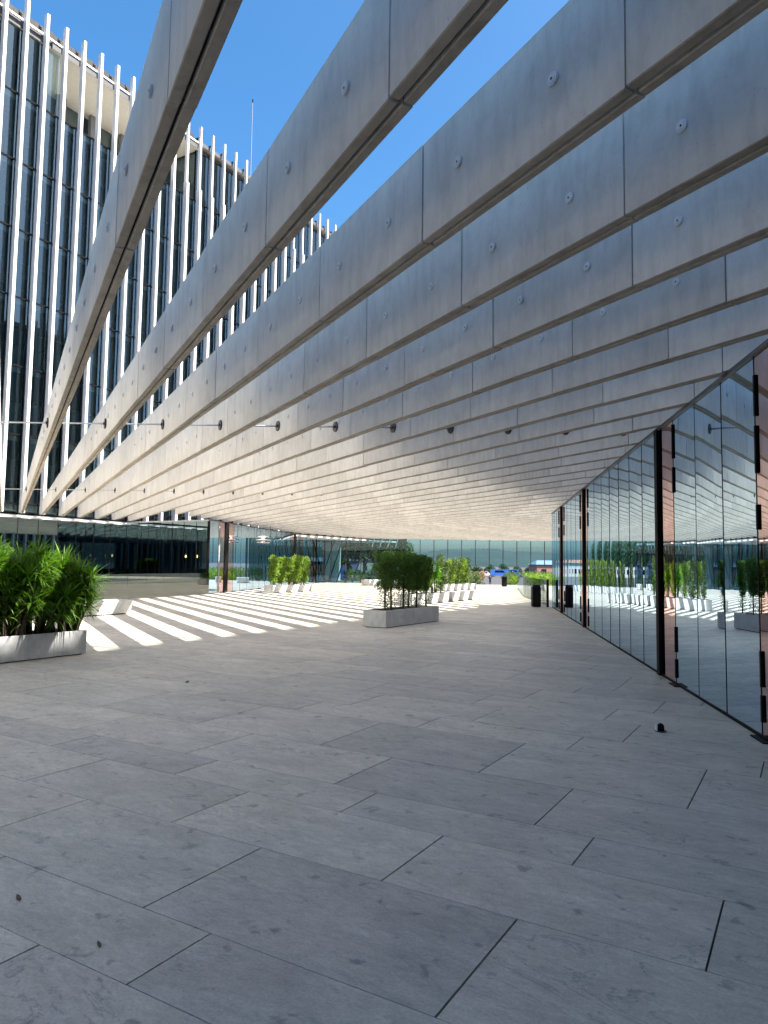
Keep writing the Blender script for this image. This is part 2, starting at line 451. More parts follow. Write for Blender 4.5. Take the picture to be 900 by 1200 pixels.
# ------------------------------------------------------------------ towers
def tower(name, label, fx, sgn, y0, y1, k0, detail):
    """fx = front of the fins, sgn = +1 when the facade looks to +x"""
    root = thing(name, label, 'office building', (fx - sgn * 6, (y0 + y1) / 2, 0))
    X = lambda d: fx - sgn * d                     # d metres behind the fin front
    def bx(mb, d0, d1, ya, yb, za, zb, mi=0):
        a, b = sorted((X(d0), X(d1))); mb.box(a, ya, za, b, yb, zb, mi)
    dep = 14
    GL = .52                                       # glass line behind the fin front
    floors = [4.35 + 3.4 * i for i in range(8)]    # 4.35 .. 28.15
    ty0, ty1 = 20.9, 31.6                          # roof terrace behind the fins
    mb = MB(); bx(mb, 7, dep, y0, y1, -.5, 28.1); bx(mb, .9, dep, y0, y1, -.5, 0.0)
    mb.build('concrete_core', M['core_wall'] if detail else M['ceiling'], root)
    for i, z in enumerate(floors[:-1]):
        mb = MB()
        bx(mb, GL + .12, 6.99, y0, y1, z - .32, z - .02); mb.build('floor_slab', M['ceiling'], root)
    mb = MB()
    if detail:
        bx(mb, .42, dep, y0, ty0 + .3, 28.1, 28.5); bx(mb, .3, dep, ty0 + .3, ty1, 28.1, 28.5, 0); bx(mb, .42, dep, ty1, y1, 28.55, 28.8)
    else: bx(mb, .42, dep, y0, y1, 28.1, 28.6)
    mb.m = [1 if i % 6 == 0 else 0 for i in range(len(mb.f))]
    mb.build('roof_soffit', [M['roofedge'], M['soffit']], root)
    mb = MB()
    if detail:
        for j in range(int((ty1 - y0) / .27)):
            ya = y0 + j * .27
            bx(mb, .62 + .02 * (j % 2), .7, ya, ya + .25, 28.5, 29.12 + .05 * (j % 3 == 0))
        for j in range(int((y1 - ty1) / 1.08)):
            ya = ty1 + j * 1.0815 + .5
            bx(mb, .9, 2.3, ya, ya + .12, 28.8, 29.4)
    bx(mb, .9, dep - .5, y0, y1, 28.81, 29.0)
    mb.build('roof_screen', M['brown'], root)
    mb = MB(); bx(mb, .24, .34, y0, y1 if not detail else ty1, 28.42, 28.52); mb.build('top_rail', M['white'], root)
    # fins and glass bays
    k = k0
    for k in range(k0, k0 + int((y1 - y0) / 1.0808)):
        yc = 20.65 + 1.0808 * k
        if yc < y0: continue
        mb = MB()
        low = 25.3 if k >= 9 else 29.5
        wide = .15 if k < 9 else .185
        top = 29.5
        bx(mb, 0, .26 if k < 9 else .30, yc, yc + wide, 3.9 if detail else .0, low)
        if low < top: bx(mb, .06, .26, yc + .005, yc + .125, low, top)
        mb.build('fin', M['fin'], root)
        mb = MB(); mbar = MB(); mpale = MB()
        ya, yb = yc + .10, yc + 1.0808 + .10
        zs = [0.2 if not detail else 3.86] + [z for z in floors]
        for i in range(len(zs) - 1):
            za, zb = zs[i] + .05, zs[i + 1] - .05
            inside = ty0 <= yc < ty1 - .5
            if detail and i == len(zs) - 2 and inside: continue
            if not detail or i < len(zs) - 1:
                t = rnd.uniform(-.004, .004); u = rnd.uniform(-.003, .003)
                x = X(GL)
                q = [(x + t, ya + .02, za - .0), (x - t, yb - .02, za), (x - t + u, yb - .02, zb), (x + t + u, ya + .02, zb)]
                mb.face(q if sgn > 0 else q[::-1])
        for z in floors:
            if detail and z > 28 and ty0 <= yc < ty1 - .5: continue
            bx(mbar, GL - .03, GL + .10, ya, yb, z - .04, z + .04)
        bx(mbar, GL - .02, GL + .12, ya - .022, ya + .022, zs[0], floors[-1] if not (detail and ty0 <= yc < ty1 - .5) else floors[-2])
        bay = mb.build('window_bay', M['towerclear'] if detail else M['tower'], root)
        if detail:
            for z in floors[:-1]:
                if z > 24.5 and ty0 - 1 <= yc < ty1: continue
                for dz in (1.0, 1.75):
                    bx(mbar, GL + .06, GL + .09, ya + .01, yb - .01, z + dz, z + dz + .03, 1)
        mbar.build('mullion', [M['black'], M['rail_grey']], bay)
    if detail:
        # terrace: back wall with columns and glass under the soffit
        mb = MB(); bx(mb, 3.9, 4.1, ty0, ty1, 24.6, 28.1); mb.build('terrace_wall', M['tower'], root)
        for j in range(5):
            mb = MB(); bx(mb, 3.3, 3.55, ty0 + .6 + j * 2.15, ty0 + 1.1 + j * 2.15, 24.7, 28.1); mb.build('terrace_column', M['cargrey'], root)
        mb = MB(); bx(mb, GL + .6, 6.9, ty0, ty1, 24.3, 24.7); mb.build('terrace_floor', M['ceiling'], root)
        mb = MB(); a, b = sorted((X(GL), X(6)))
        mb.face([(a, ty1 + .1, 24.8), (b, ty1 + .1, 24.8), (b, ty1 + .1, 28.5), (a, ty1 + .1, 28.5)])
        mb.build('terrace_side_glass', M['tower'], root); mb = MB()
        mb.face([(a, ty0 + .0, 24.8), (a, ty0 + .0, 28.1), (b, ty0 + .0, 28.1), (b, ty0 + .0, 24.8)])
        mb.build('terrace_side_glass', M['tower'], root)
    # base glass below the fins
    mb = MB(); bx(mb, GL + .1, 6.9, y0, y1, 3.70, 3.84); mb.build('base_ledge', M['white'], root)
    return root

tower('office_tower', 'tall glass office tower with white vertical fins at the left', FX, 1, -8, 58.5, -27, True)
tower('office_tower', 'glass office tower with pale fins standing to the right, seen only in reflections', 11.0, -1, -22, 58, -40, False)

# antenna on the left tower
root = thing('antenna_mast', 'thin antenna mast rising above the roof of the left tower', 'antenna', (-37, 40.9, 28.8))
mb = MB(); mb.tube([(-37, 40.9, 28.7), (-37, 40.9, 38.2)], [.035, .018], 8); mb.build('mast', M['cargrey'], root)
mb = MB(); mb.tube([(-37, 40.9, 38.1), (-37, 40.9, 38.35)], .05, 8); mb.build('tip', M['black'], root)

# ------------------------------------------------------------------ glass walls of the pavilions
def wpt(n, s, z, nn): return Nw * nn + Wd * s + UP * z   # s measured along the wall from the camera's foot

def pane(mats, nn, s0, s1, z0, z1, sgn, parent, bulge=.0035, tilt=0.0, nu=8, nv=12, name='glass_panel'):
    """one glass sheet with the slight pillow that real toughened panels have; sgn = side it faces"""
    mb = MB(); mb.smooth = True
    for j in range(nv + 1):
        for i in range(nu + 1):
            u, v = i / nu, j / nv
            d = bulge * (1 - (2 * u - 1) ** 2) * (1 - .6 * (2 * v - 1) ** 4) + tilt * (u - .5)
            mb.v.append(tuple(Nw * (nn + sgn * d) + Wd * (s0 + (s1 - s0) * u) + UP * (z0 + (z1 - z0) * v)))
    for j in range(nv):
        for i in range(nu):
            a = j * (nu + 1) + i
            q = (a, a + 1, a + nu + 2, a + nu + 1)
            mb.f.append(q if sgn < 0 else q[::-1]); mb.m.append(0)
    return mb.build(name, mats, parent)

S0 = Vector((-2.03, 11.9, 0)).dot(Wd)              # s of the nearest black post of the right wall
# ---- right pavilion: mullion positions read along the wall
root = thing('glass_pavilion', 'low pavilion at the right walled in mirror glass with black posts', 'building', tuple(Nw * NR + Wd * (S0 + 6)))
mull = [-13.4, -12.3, -11.2, -10.1, -9.0, -8.4, -7.4, -6.3, -5.2, -4.16, -3.12, -2.06, -.96, -.02, 1.16, 2.28, 3.40, 4.50, 5.62, 6.75, 7.88, 8.36, 8.9, 9.4, 10.55, 11.7, 12.85, 13.75, 14.35, 14.9, 15.5, 16.4, 17.35, 18.3]
pinks = {(-.96, -.02), (-5.2, -4.16), (7.88, 8.36), (8.9, 9.4), (13.75, 14.35), (14.9, 15.5), (-9.0, -8.4)}
posts = [-.05, 8.63, 14.62, -8.7]
for i in range(len(mull) - 1):
    a, b = mull[i], mull[i + 1]
    pk = (a, b) in pinks
    pane(M['pink'] if pk else M['mirror'], NR, S0 + a + .008, S0 + b - .008, .035, H - .05, -1, root, rnd.uniform(.002, .006) * (1 if a < 6 else .4), rnd.uniform(-.004, .004) * (1 if a < 4 else .3))
for s in mull:
    mb = MB(); mb.obox(Vector((0, 0, 0)), Wd, Nw, UP, S0 + s - .008, S0 + s + .008, NR - .004, NR + .08, .02, H - .04)
    mb.build('mullion', M['black'], root)
for s in posts:
    mb = MB(); mb.obox(Vector((0, 0, 0)), Wd, Nw, UP, S0 + s - .085, S0 + s + .085, NR - .045, NR + .10, 0, H - .03)
    mb.build('black_post', M['black'], root)
for s in (-4.2, -.98, 7.86, 9.42, 13.74, 15.52):
    for z0, z1 in ((.10, .36), (.46, .82), (2.75, 3.12), (3.25, 3.75)) if s > -4 else ((.16, .42), (.5, .85), (2.05, 2.3), (2.62, 3.1), (3.2, 3.62)):
        mb = MB(); mb.obox(Vector((0, 0, 0)), Wd, Nw, UP, S0 + s - .018, S0 + s + .018, NR - .022, NR + .06, z0, z1)
        mb.build('door_hinge', M['black'], root)
for s in (-4.2, -.98):
    mb = MB(); mb.obox(Vector((0, 0, 0)), Wd, Nw, UP, S0 + s - .22, S0 + s + .12, NR - .09, NR - .02, .001, .012)
    mb.build('floor_pivot', M['black'], root)
mb = MB(); mb.obox(Vector((0, 0, 0)), Wd, Nw, UP, S0 - 13.4, S0 + 18.3, NR - .03, NR + .09, H - .05, H - .004); mb.build('head_rail', M['dsteel'], root)
mb = MB(); mb.obox(Vector((0, 0, 0)), Wd, Nw, UP, S0 - 13.4, S0 + 18.3, NR - .012, NR + .09, .0, .03); mb.build('sill_rail', M['black'], root)
mb = MB()
cnr = Nw * (NR + .2) + Wd * (S0 + 18.2); st = Nw * (NR + .2) + Wd * (S0 - 13.4)
lp = [(st.x, st.y), (11.3, st.y), (11.3, cnr.y), (cnr.x, cnr.y)]
mb.solid([(x, y, 0) for x, y in lp], [(x, y, H - .1) for x, y in lp]); mb.build('body', M['dark'], root)
mb = MB(); mb.face([(cnr.x - .15, cnr.y + .1, .03), (11, cnr.y + .1, .03), (11, cnr.y + .1, H - .06), (cnr.x - .15, cnr.y + .1, H - .06)][::-1])
mb.build('end_glass', M['mirror'], root)

# ---- left pavilion: slanting wall, short front wall and tower base
SL = Vector((-26.76, 27.2, 0)).dot(Wd)
root = thing('glass_pavilion', 'long glass pavilion at the far left below the beams with pink door panels', 'building', tuple(Nw * NL + Wd * (SL + 10)))
mull = [0.0, 1.35, 2.3, 2.9, 3.75, 4.95, 6.2, 7.35, 8.5, 9.7, 10.9, 12.1, 13.3, 14.5, 15.7, 16.6, 17.9, 19.2, 20.4, 21.6, 22.4, 23.7, 24.9, 26.1, 26.8]
pinks = {(1.35, 2.3), (2.9, 3.75), (15.7, 16.6), (17.9, 19.2), (22.4, 23.7), (26.1, 26.8)}
for i in range(len(mull) - 1):
    a, b = mull[i], mull[i + 1]
    if (a, b) == (2.3, 2.9): continue
    pane(M['pink'] if (a, b) in pinks else M['mirror'], NL, SL + a + .008, SL + b - .008, .03, H - .05, 1, root, rnd.uniform(.001, .004), rnd.uniform(-.006, .006))
for s in mull:
    mb = MB(); mb.obox(Vector((0, 0, 0)), Wd, Nw, UP, SL + s - .012, SL + s + .012, NL - .08, NL + .005, .02, H - .04); mb.build('mullion', M['black'], root)
for s0, s1 in ((2.32, 2.88), (16.7, 17.3), (23.75, 24.0), (26.9, 27.2)):
    mb = MB(); mb.obox(Vector((0, 0, 0)), Wd, Nw, UP, SL + s0, SL + s1, NL - .3, NL + .03, 0, H - .03); mb.build('black_post', M['black'], root)
mb = MB(); mb.obox(Vector((0, 0, 0)), Wd, Nw, UP, SL, SL + 27.2, NL - .09, NL + .03, H - .05, H - .004); mb.build('head_rail', M['dsteel'], root)
mb = MB(); mb.obox(Vector((0, 0, 0)), Wd, Nw, UP, SL, SL + 27.2, NL - .09, NL + .012, 0, .03); mb.build('sill_rail', M['black'], root)
# front wall facing the viewpoint, in dark see-through glass
cor = Nw * NL + Wd * SL
yF = cor.y
mb_ = 7
xs = [cor.x + (FX - .4 - cor.x) * i / mb_ for i in range(mb_ + 1)]
for i in range(mb_):
    mb = MB(); t = rnd.uniform(-.01, .01)
    mb.face([(xs[i + 1] + .01, yF + t, .03), (xs[i] - .01, yF - t, .03), (xs[i] - .01, yF - t, H - .1), (xs[i + 1] + .01, yF + t, H - .1)])
    mb.build('glass_panel', M['podium'], root)
for x in xs:
    mb = MB(); mb.box(x - .012, yF - .004, .02, x + .012, yF + .08, H - .06); mb.build('mullion', M['black'], root)
mb = MB(); mb.box(FX - .4, yF - .05, H - .1, cor.x, yF + .1, H - .02); mb.build('head_rail', M['steel'], root)
ys = [yF - 1.08 * i for i in range(0, 30)]
for i in range(len(ys) - 1):
    mb = MB(); t = rnd.uniform(-.006, .006); x = FX - .4
    mb.face([(x + t, ys[i + 1] + .01, .03), (x - t, ys[i] - .01, .03), (x - t, ys[i] - .01, 3.66), (x + t, ys[i + 1] + .01, 3.66)])
    mb.build('base_panel', M['podium'], root)
    mb = MB(); mb.box(x - .06, ys[i] - .014, .02, x + .004, ys[i] + .014, 3.68); mb.build('mullion', M['black'], root)
mb = MB(); mb.box(FX - .5, ys[-1], 3.66, FX - .02, yF - .06, 3.72); mb.build('base_sill', M['white'], root)
# room behind: dark walls, floor and ceiling
mb = MB()
far = Nw * (NL - .35) + Wd * (SL + 27); c0 = Nw * (NL - .35) + Wd * (SL + 4.2)
lp = [(c0.x, c0.y), (far.x, far.y), (FX - 7, far.y), (FX - 7, c0.y)]
mb.solid([(x, y, 0) for x, y in lp], [(x, y, H - .1) for x, y in lp])
lp = [(cor.x - .3, yF + .2), (c0.x, c0.y), (FX - 7, c0.y), (FX - 7, yF + .2)]
mb.solid([(x, y, H - .3) for x, y in lp], [(x, y, H - .1) for x, y in lp])
mb.box(FX - 7, -8, 3.3, FX - .6, yF + .2, 3.62)
mb.box(FX - 7.2, -8, 0, FX - 7, c0.y, 3.6)
mb.build('body', M['dark'], root)
for j, (x, y) in enumerate(((-29.0, 29.6), (-30.2, 29.8), (-31.3, 30.0), (-27.95, 29.0))):
    l = thing('pendant_lamp', 'small warm pendant lamp glowing behind the dark glass, %s from the right' % ORD[(3, 0, 0, 0)[0] if 0 else {0: 1, 1: 2, 2: 3, 3: 0}[j]], 'lamp', (x, y, 2.0), 'pendant lamps in the pavilion')
    mb = MB(); mb.tube([(x, y, 2.02), (x, y, H - .3)], .008, 6); mb.build('cable', M['black'], l)
    mb = MB(); mb.tube([(x, y, 1.88), (x, y, 1.95), (x, y, 2.04)], [.03, .055, .03], 10); mb.build('bulb', M['warm'], l)
for j in range(5):
    x = -27.4 - j * 1.15
    mb = MB(); mb.tube([(x, 28.6 + .1 * j, 0), (x, 28.6 + .1 * j, H - .3)], .09, 12)
    tag(mb.build('round_column', M['cargrey'], None, True), 'slim grey column inside the dark glass room, %s from the right' % ORD[j], 'column', 'columns inside the pavilion')

# ------------------------------------------------------------------ glass balustrades
def balustrade(label, pts, h=1.09, step=1.3, mat='rail'):
    root = thing('glass_balustrade', label, 'balustrade', (pts[0][0], pts[0][1], 0))
    for (a, b) in zip(pts[:-1], pts[1:]):
        a, b = Vector((*a, 0)), Vector((*b, 0)); n = max(1, round((b - a).length / step)); d = (b - a) / n; e = d.normalized(); q = Vector((-e.y, e.x, 0))
        for i in range(n):
            mb = MB(); o = a + d * i
            mb.obox(o, e, q, UP, .008, d.length - .008, -.006, .006, .03, h); mb.build('glass_panel', M[mat], root)
        mb = MB(); mb.obox(a, e, q, UP, 0, (b - a).length, -.025, .025, 0, .028); mb.build('base_rail', M['steel'], root)
    return root
balustrade('long frameless glass balustrade in front of the tower foot at left', [(-21.9, 5.9), (-26.35, 26.9)])
balustrade('short frameless glass balustrade beyond the corner of the right pavilion', [(-9.25, 28.9), (-13.6, 38.1), (-19.2, 52.5)], mat='rail2')
mb = MB(); mb.box(-9.24, 28.62, 0, -9.16, 28.70, 1.12); tag(mb.build('steel_post', M['black']), 'slim dark post at the near end of the far right balustrade', 'post')

# ------------------------------------------------------------------ planters, benches, plants
def planter(name, label, cat, x0, x1, y0, y1, h, cuts=(), soil=True, loc=None, group=None, mat='marble'):
    root = thing(name, label, cat, ((x0 + x1) / 2, (y0 + y1) / 2, 0), group)
    t = .06; g = .003
    edges = [y0] + list(cuts) + [y1]
    k = 0
    for a, b in zip(edges[:-1], edges[1:]):
        a2, b2 = a + (g if a != y0 else 0), b - (g if b != y1 else 0)
        mb = MB()
        mb.box(x1 - t, a2, .02, x1, b2, h)
        m2 = MB(); m2.box(x0, a2, .02, x0 + t, b2, h); soften(m2.build('stone_panel', M[mat], root), .004)
        if a == y0: mb.box(x0 + t + .002, a2, .02, x1 - t - .002, a2 + t, h)
        if b == y1: mb.box(x0 + t + .002, b2 - t, .02, x1 - t - .002, b2, h)
        soften(mb.build('stone_panel', M[mat], root), .004)
    mb = MB(); mb.box(x0 + .05, y0 + .05, .002, x1 - .05, y1 - .05, .019); mb.build('base_plinth', M['black'], root)
    if soil:
        mb = MB(); mb.box(x0 + t + .001, y0 + t + .001, .025, x1 - t - .001, y1 - t - .001, h - .05); mb.build('soil', M['soil'], root)
    return root

def bench(label, x0, x1, y0, y1, h=.44, taper=.1):
    root = thing('stone_bench', label, 'bench', ((x0 + x1) / 2, (y0 + y1) / 2, 0), 'white stone benches')
    n = max(1, round((y1 - y0) / 1.6))
    for i in range(n):
        a = y0 + (y1 - y0) * i / n + (.003 if i else 0); b = y0 + (y1 - y0) * (i + 1) / n - (.003 if i < n - 1 else 0)
        ta = taper if i == 0 else 0; tb = taper if i == n - 1 else 0
        mb = MB(); mb.solid([(x0 + .03, a + ta, .03), (x1 - .01, a + ta, .03), (x1 - .01, b - tb, .03), (x0 + .03, b - tb, .03)], [(x0, a, h), (x1, a, h), (x1, b, h), (x0, b, h)])
        soften(mb.build('stone_block', M['marble'], root), .012)
    mb = MB(); mb.box(x0 + .1, y0 + .2, .0, x1 - .1, y1 - .2, .029); mb.build('base_plinth', M['black'], root)
    return root

def blade(mb, o, d, length, w, droop, seg=4, fold=.25):
    d = d.normalized(); side = d.cross(UP)
    side = side.normalized() if side.length > .05 else Vector((1, 0, 0))
    p = Vector(o); rows_ = []
    for i in range(seg + 1):
        t = i / seg
        ww = w * (.55 + .9 * t if t < .4 else 1.0) * (1 - max(0, t - .45) / .55) ** .8 + .0008
        nrm = side.cross(d)
        rows_.append((p - side * ww + nrm * ww * fold, p.copy(), p + side * ww + nrm * ww * fold))
        d = (d + Vector((0, 0, -droop * (.3 + t)))).normalized(); p = p + d * (length / seg)
    n = len(mb.v)
    for r_ in rows_: mb.v += [tuple(q) for q in r_]
    for i in range(seg):
        a = n + i * 3
        mb.f += [(a, a + 1, a + 4, a + 3), (a + 1, a + 2, a + 5, a + 4)]; mb.m += [0, 0]

def rdir(rg, zlo, zhi):
    z = rg.uniform(zlo, zhi); a = rg.uniform(0, 2 * math.pi); r_ = math.sqrt(max(0, 1 - z * z))
    return Vector((r_ * math.cos(a), r_ * math.sin(a), z))

def yucca(label, x, y, z0, height, seed, group, name='strappy_plant', mat='yucca', heads=9, spread=.34, ln=(.34, .5), nb_=46, w=.019):
    rg = random.Random(seed)
    root = thing(name, label, 'plant', (x, y, z0), group)
    st = MB(); lf = MB()
    for h in range(heads):
        a = rg.uniform(0, 6.28); rr = spread * math.sqrt(rg.random())
        hz = z0 + height * (rg.uniform(.28, .8) if h else .80)
        bx_, by_ = x + rr * .5 * math.cos(a), y + rr * .5 * math.sin(a)
        top = Vector((x + rr * math.cos(a), y + rr * math.sin(a), hz))
        st.tube([(bx_, by_, z0 - .02), ((bx_ + top.x) / 2 + rg.uniform(-.02, .02), (by_ + top.y) / 2, (z0 + hz) / 2), tuple(top)], [.032, .026, .018], 7)
        for i in range(nb_):
            t = i / nb_
            d = rdir(rg, .0, .98) if rg.random() < .72 else rdir(rg, -.55, .1)
            o = top + Vector((0, 0, -.16 * rg.random()))
            blade(lf, o, d, rg.uniform(*ln), rg.uniform(.7, 1.1) * w, rg.uniform(.02, .2) * (1.4 - d.z))
        for i in range(nb_ // 4):                    # old leaves lower on the stem
            f = rg.uniform(.35, .9); o = Vector((bx_, by_, z0)).lerp(top, f)
            blade(lf, o, rdir(rg, -.2, .5), rg.uniform(*ln) * .8, w * .9, rg.uniform(.2, .5))
    st.build('stem', M['bark'], root); lf.build('leaves', M[mat], root)
    return root

def leafcloud(mb, rg, inside, box, n, size, aspect=.45, up=.2):
    """many small pointed leaves scattered where inside(p) > random"""
    (x0, x1), (y0, y1), (z0, z1) = box; made = 0; tries = 0
    while made < n and tries < n * 30:
        tries += 1
        p = Vector((rg.uniform(x0, x1), rg.uniform(y0, y1), rg.uniform(z0, z1)))
        if rg.random() > inside(p): continue
        made += 1
        d = rdir(rg, -.6, 1); d = (d + Vector((0, 0, up))).normalized(); s = d.orthogonal().normalized(); a = rg.uniform(0, 6.28)
        s = Matrix.Rotation(a, 3, d) @ s
        l = size * rg.uniform(.7, 1.3); w = l * aspect * .5; nn = d.cross(s) * w * .3
        k = len(mb.v)
        mb.v += [tuple(p), tuple(p + d * l * .5 + s * w + nn), tuple(p + d * l), tuple(p + d * l * .5 - s * w + nn)]
        mb.f.append((k, k + 1, k + 2, k + 3)); mb.m.append(0)

def clump_field(rg, centers):
    def f(p):
        m = 0
        for c, r_ in centers:
            q = (p - c); d = math.sqrt((q.x / r_[0]) ** 2 + (q.y / r_[1]) ** 2 + (q.z / r_[2]) ** 2)
            if d < 1: m = max(m, min(1, .25 + d * .75) if d < .92 else .6)
        return m
    return f

def small_tree(label, x, y, z0, ztrunk, ztop, rad, seed, group, mat='ficus', leaves=2600, size=.055, name='clipped_tree', cat='tree', flat=True):
    rg = random.Random(seed)
    root = thing(name, label, cat, (x, y, z0), group)
    mb = MB(); lean = rg.uniform(-.04, .04)
    mid = Vector((x + lean, y + rg.uniform(-.05, .05), z0 + (ztop - z0) * .45)); top = Vector((x + lean * .5, y, ztop - rad * .7))
    mb.tube([(x, y, z0 - .03), tuple(mid), tuple(top)], [.030, .024, .008], 8)
    zc = (ztrunk + ztop) / 2
    for i in range(12):
        o = mid.lerp(top, rg.uniform(-.25, .9)); d = rdir(rg, .1, .8)
        mb.tube([tuple(o), tuple(o + d * rad * rg.uniform(.4, .8))], [.009, .004], 5)
    mb.build('trunk', M['bark'], root)
    cs = []
    nz = max(3, int((ztop - ztrunk) / (rad * .55)))
    for i in range(nz):
        for j in range(5):
            z = ztrunk + rad * .3 + (ztop - ztrunk - rad * .62) * (i / (nz - 1)) + rg.uniform(-.06, .06)
            a = rg.uniform(0, 6.28); rr = rad * rg.uniform(.2, .62) * (.75 if i == 0 else 1) 
            r_ = rad * rg.uniform(.36, .55)
            cs.append((Vector((x + lean + rr * math.cos(a), y + rr * math.sin(a), z)), (r_, r_, r_ * rg.uniform(.8, 1.2))))
    lf = MB(); e = rad * (.98 if name == 'clipped_tree' else 1.3)
    leafcloud(lf, rg, clump_field(rg, cs), ((x - e, x + e), (y - e, y + e), (ztrunk - .15, ztop + (.0 if name == 'clipped_tree' else .12))), leaves, size)
    # sparse leaves on the bare stem
    leafcloud(lf, rg, lambda p: 1 if (p.x - x) ** 2 + (p.y - y) ** 2 < .035 else 0, ((x - .19, x + .19), (y - .19, y + .19), (z0 + .08, ztrunk + .1)), leaves // 14, size)
    lf.build('crown', M[mat], root)
    return root

# near left planter
planter('marble_planter', 'long veined marble planter of strappy plants at the left edge', 'planter', -11.67, -10.97, 5.05, 8.25, .42, (6.62, 7.62), group='marble planters')
for i, (y, hh, dx) in enumerate(((5.45, 1.62, .0), (5.95, 1.7, .08), (6.5, 1.66, -.05), (6.98, 1.78, .06), (7.5, 1.66, -.06), (8.0, 1.5, .05))):
    yucca('strappy green plant in the left marble planter, %s from its far right end' % ORD[5 - i], -11.32 + dx, y, .38, hh, 30 + i, 'strappy plants in the left planter', heads=21, nb_=64, spread=.46, w=.0165)

# bench near the balustrade, in sun stripes
bench('white stone bench crossed by one sun stripe behind the left planter', -18.85, -18.2, 12.2, 15.32)

# centre planter with clipped trees
planter('marble_planter', 'grey marble planter with tall clipped trees at the centre of the plaza', 'planter', -10.13, -9.43, 16.02, 19.11, .45, (17.5,), group='marble planters')
ct = [(16.48, .05, .38), (16.98, -.05, .33), (17.45, .06, .34), (17.92, -.04, .34), (18.25, .05, .29), (18.95, 0, .24)]
for i, (y, dx, rad) in enumerate(ct):
    small_tree('dark clipped tree in the central marble planter, %s from its near left end' % ORD[i], -9.78 + dx, y, .40, 1.02 if i < 5 else .92, (2.0, 1.99, 2.02, 1.99, 1.93, 1.88)[i], rad, 50 + i, 'clipped trees in the central planter', leaves=4300, size=.05)

# middle far-left planter
planter('marble_planter', 'white stone planter with lime green shrubs before the left glass wall', 'planter', -25.95, -25.3, 30.75, 34.25, .42, (32.0, 33.1), group='marble planters')
for i, y in enumerate((31.1, 31.8, 32.5, 33.2, 33.85)):
    small_tree('lime green bamboo-like shrub before the left glass wall, %s from the left' % ORD[i], -25.6, y, .38, .62, 1.93 + rnd.uniform(-.14, .08), .40, 70 + i, 'lime green shrubs before the left wall', 'lime', 1500, .11, 'leafy_shrub', 'shrub')

# row of planter and bench right of the central planter
planter('marble_planter', 'white stone planter with palm and cypress behind the central planter', 'planter', -14.7, -14.0, 25.9, 29.4, .44, (27.6,), group='marble planters')
bench('white stone bench in sun stripes right of the palm planter', -14.65, -13.98, 29.62, 32.4)
yucca('bright green fan palm in the planter behind the central trees', -14.3, 28.55, .40, 1.5, 91, None, 'fan_palm', 'palm', 8, .30, (.38, .6), 30, .03)
small_tree('tall narrow cypress in the planter behind the central trees', -14.3, 29.15, .40, .65, 2.15, .24, 92, None, 'olive', 1700, .07, 'cypress', 'tree')
small_tree('bushy olive green shrub hidden behind the central trees', -14.35, 26.6, .40, .6, 1.9, .42, 93, None, 'olive', 1500, .09, 'leafy_shrub', 'shrub')
small_tree('light green shrub left of the fan palm', -14.3, 27.5, .40, .6, 1.85, .42, 94, None, 'lime', 1500, .09, 'leafy_shrub', 'shrub')
# second row further on
planter('marble_planter', 'farther white stone planter with pale shrubs beyond the palm planter', 'planter', -20.65, -20.0, 41.5, 46.4, .42, (43.1, 44.7), group='marble planters')
for i, y in enumerate((41.9, 42.8, 43.6, 44.4, 45.2)):
    small_tree('pale green shrub in the farther white planter, %s from the left' % ORD[i], -20.3, y, .38, .6, (1.8, 1.95, 2.0, 2.1, 2.05)[i], .46, 100 + i, 'pale shrubs in the farther planter', 'lime' if i % 2 else 'olive', 1100, .12, 'leafy_shrub', 'shrub')
bench('small white stone bench at the far plaza edge, left', -30.1, -29.3, 47.2, 49.0)
bench('white stone bench at the far plaza edge, right of the small one', -28.3, -27.6, 48.4, 50.4)

# litter bins
def bin_(label, x, y, w, h, rot):
    root = thing('litter_bin', label, 'bin', (x, y, 0), 'black litter bins')
    e = Vector((math.cos(rot), math.sin(rot), 0)); q = Vector((-e.y, e.x, 0)); o = Vector((x, y, 0))
    mb = MB(); mb.obox(o, e, q, UP, -w / 2, w / 2, -w / 2, w / 2, .03, h - .10); mb.build('body', M['black'], root)
    mb = MB(); mb.obox(o, e, q, UP, -w / 2 + .03, w / 2 - .03, -w / 2 + .03, w / 2 - .03, h - .10, h - .04); mb.build('slot_ring', M['core'], root)
    mb = MB(); mb.obox(o, e, q, UP, -w / 2, w / 2, -w / 2, w / 2, h - .04, h); mb.build('lid', M['dsteel'], root)
    mb = MB(); mb.obox(o, e, q, UP, -w / 2 + .03, w / 2 - .03, -w / 2 + .03, w / 2 - .03, 0, .03); mb.build('foot', M['dsteel'], root)
bin_('black rectangular litter bin by the corner of the right glass pavilion', -9.62, 28.45, .33, .93, .55)
bin_('small black litter bin at the far end of the plaza', -21.3, 55.1, .36, .82, .55)

# door stop
root = thing('door_stop', 'small round metal door stop on the paving near the right glass wall', 'door stop', (-1.33, 7.79, 0))
mb = MB(); mb.tube([(-1.33, 7.79, 0.001), (-1.33, 7.79, .010)], .058, 20); mb.build('base_plate', M['dsteel'], root)
mb = MB(); mb.tube([(-1.33, 7.79, .0105), (-1.33, 7.79, .05), (-1.33, 7.79, .07), (-1.33, 7.79, .082)], [.036, .036, .028, .010], 18); mb.build('knob', M['black'], root, True)
mb = MB(); mb.obox(Vector((-1.33, 7.79, 0)), Vector((.86, .51, 0)), Vector((-.51, .86, 0)), UP, -.05, -.040, -.024, .024, .0105, .07); mb.build('plate', M['white'], root)

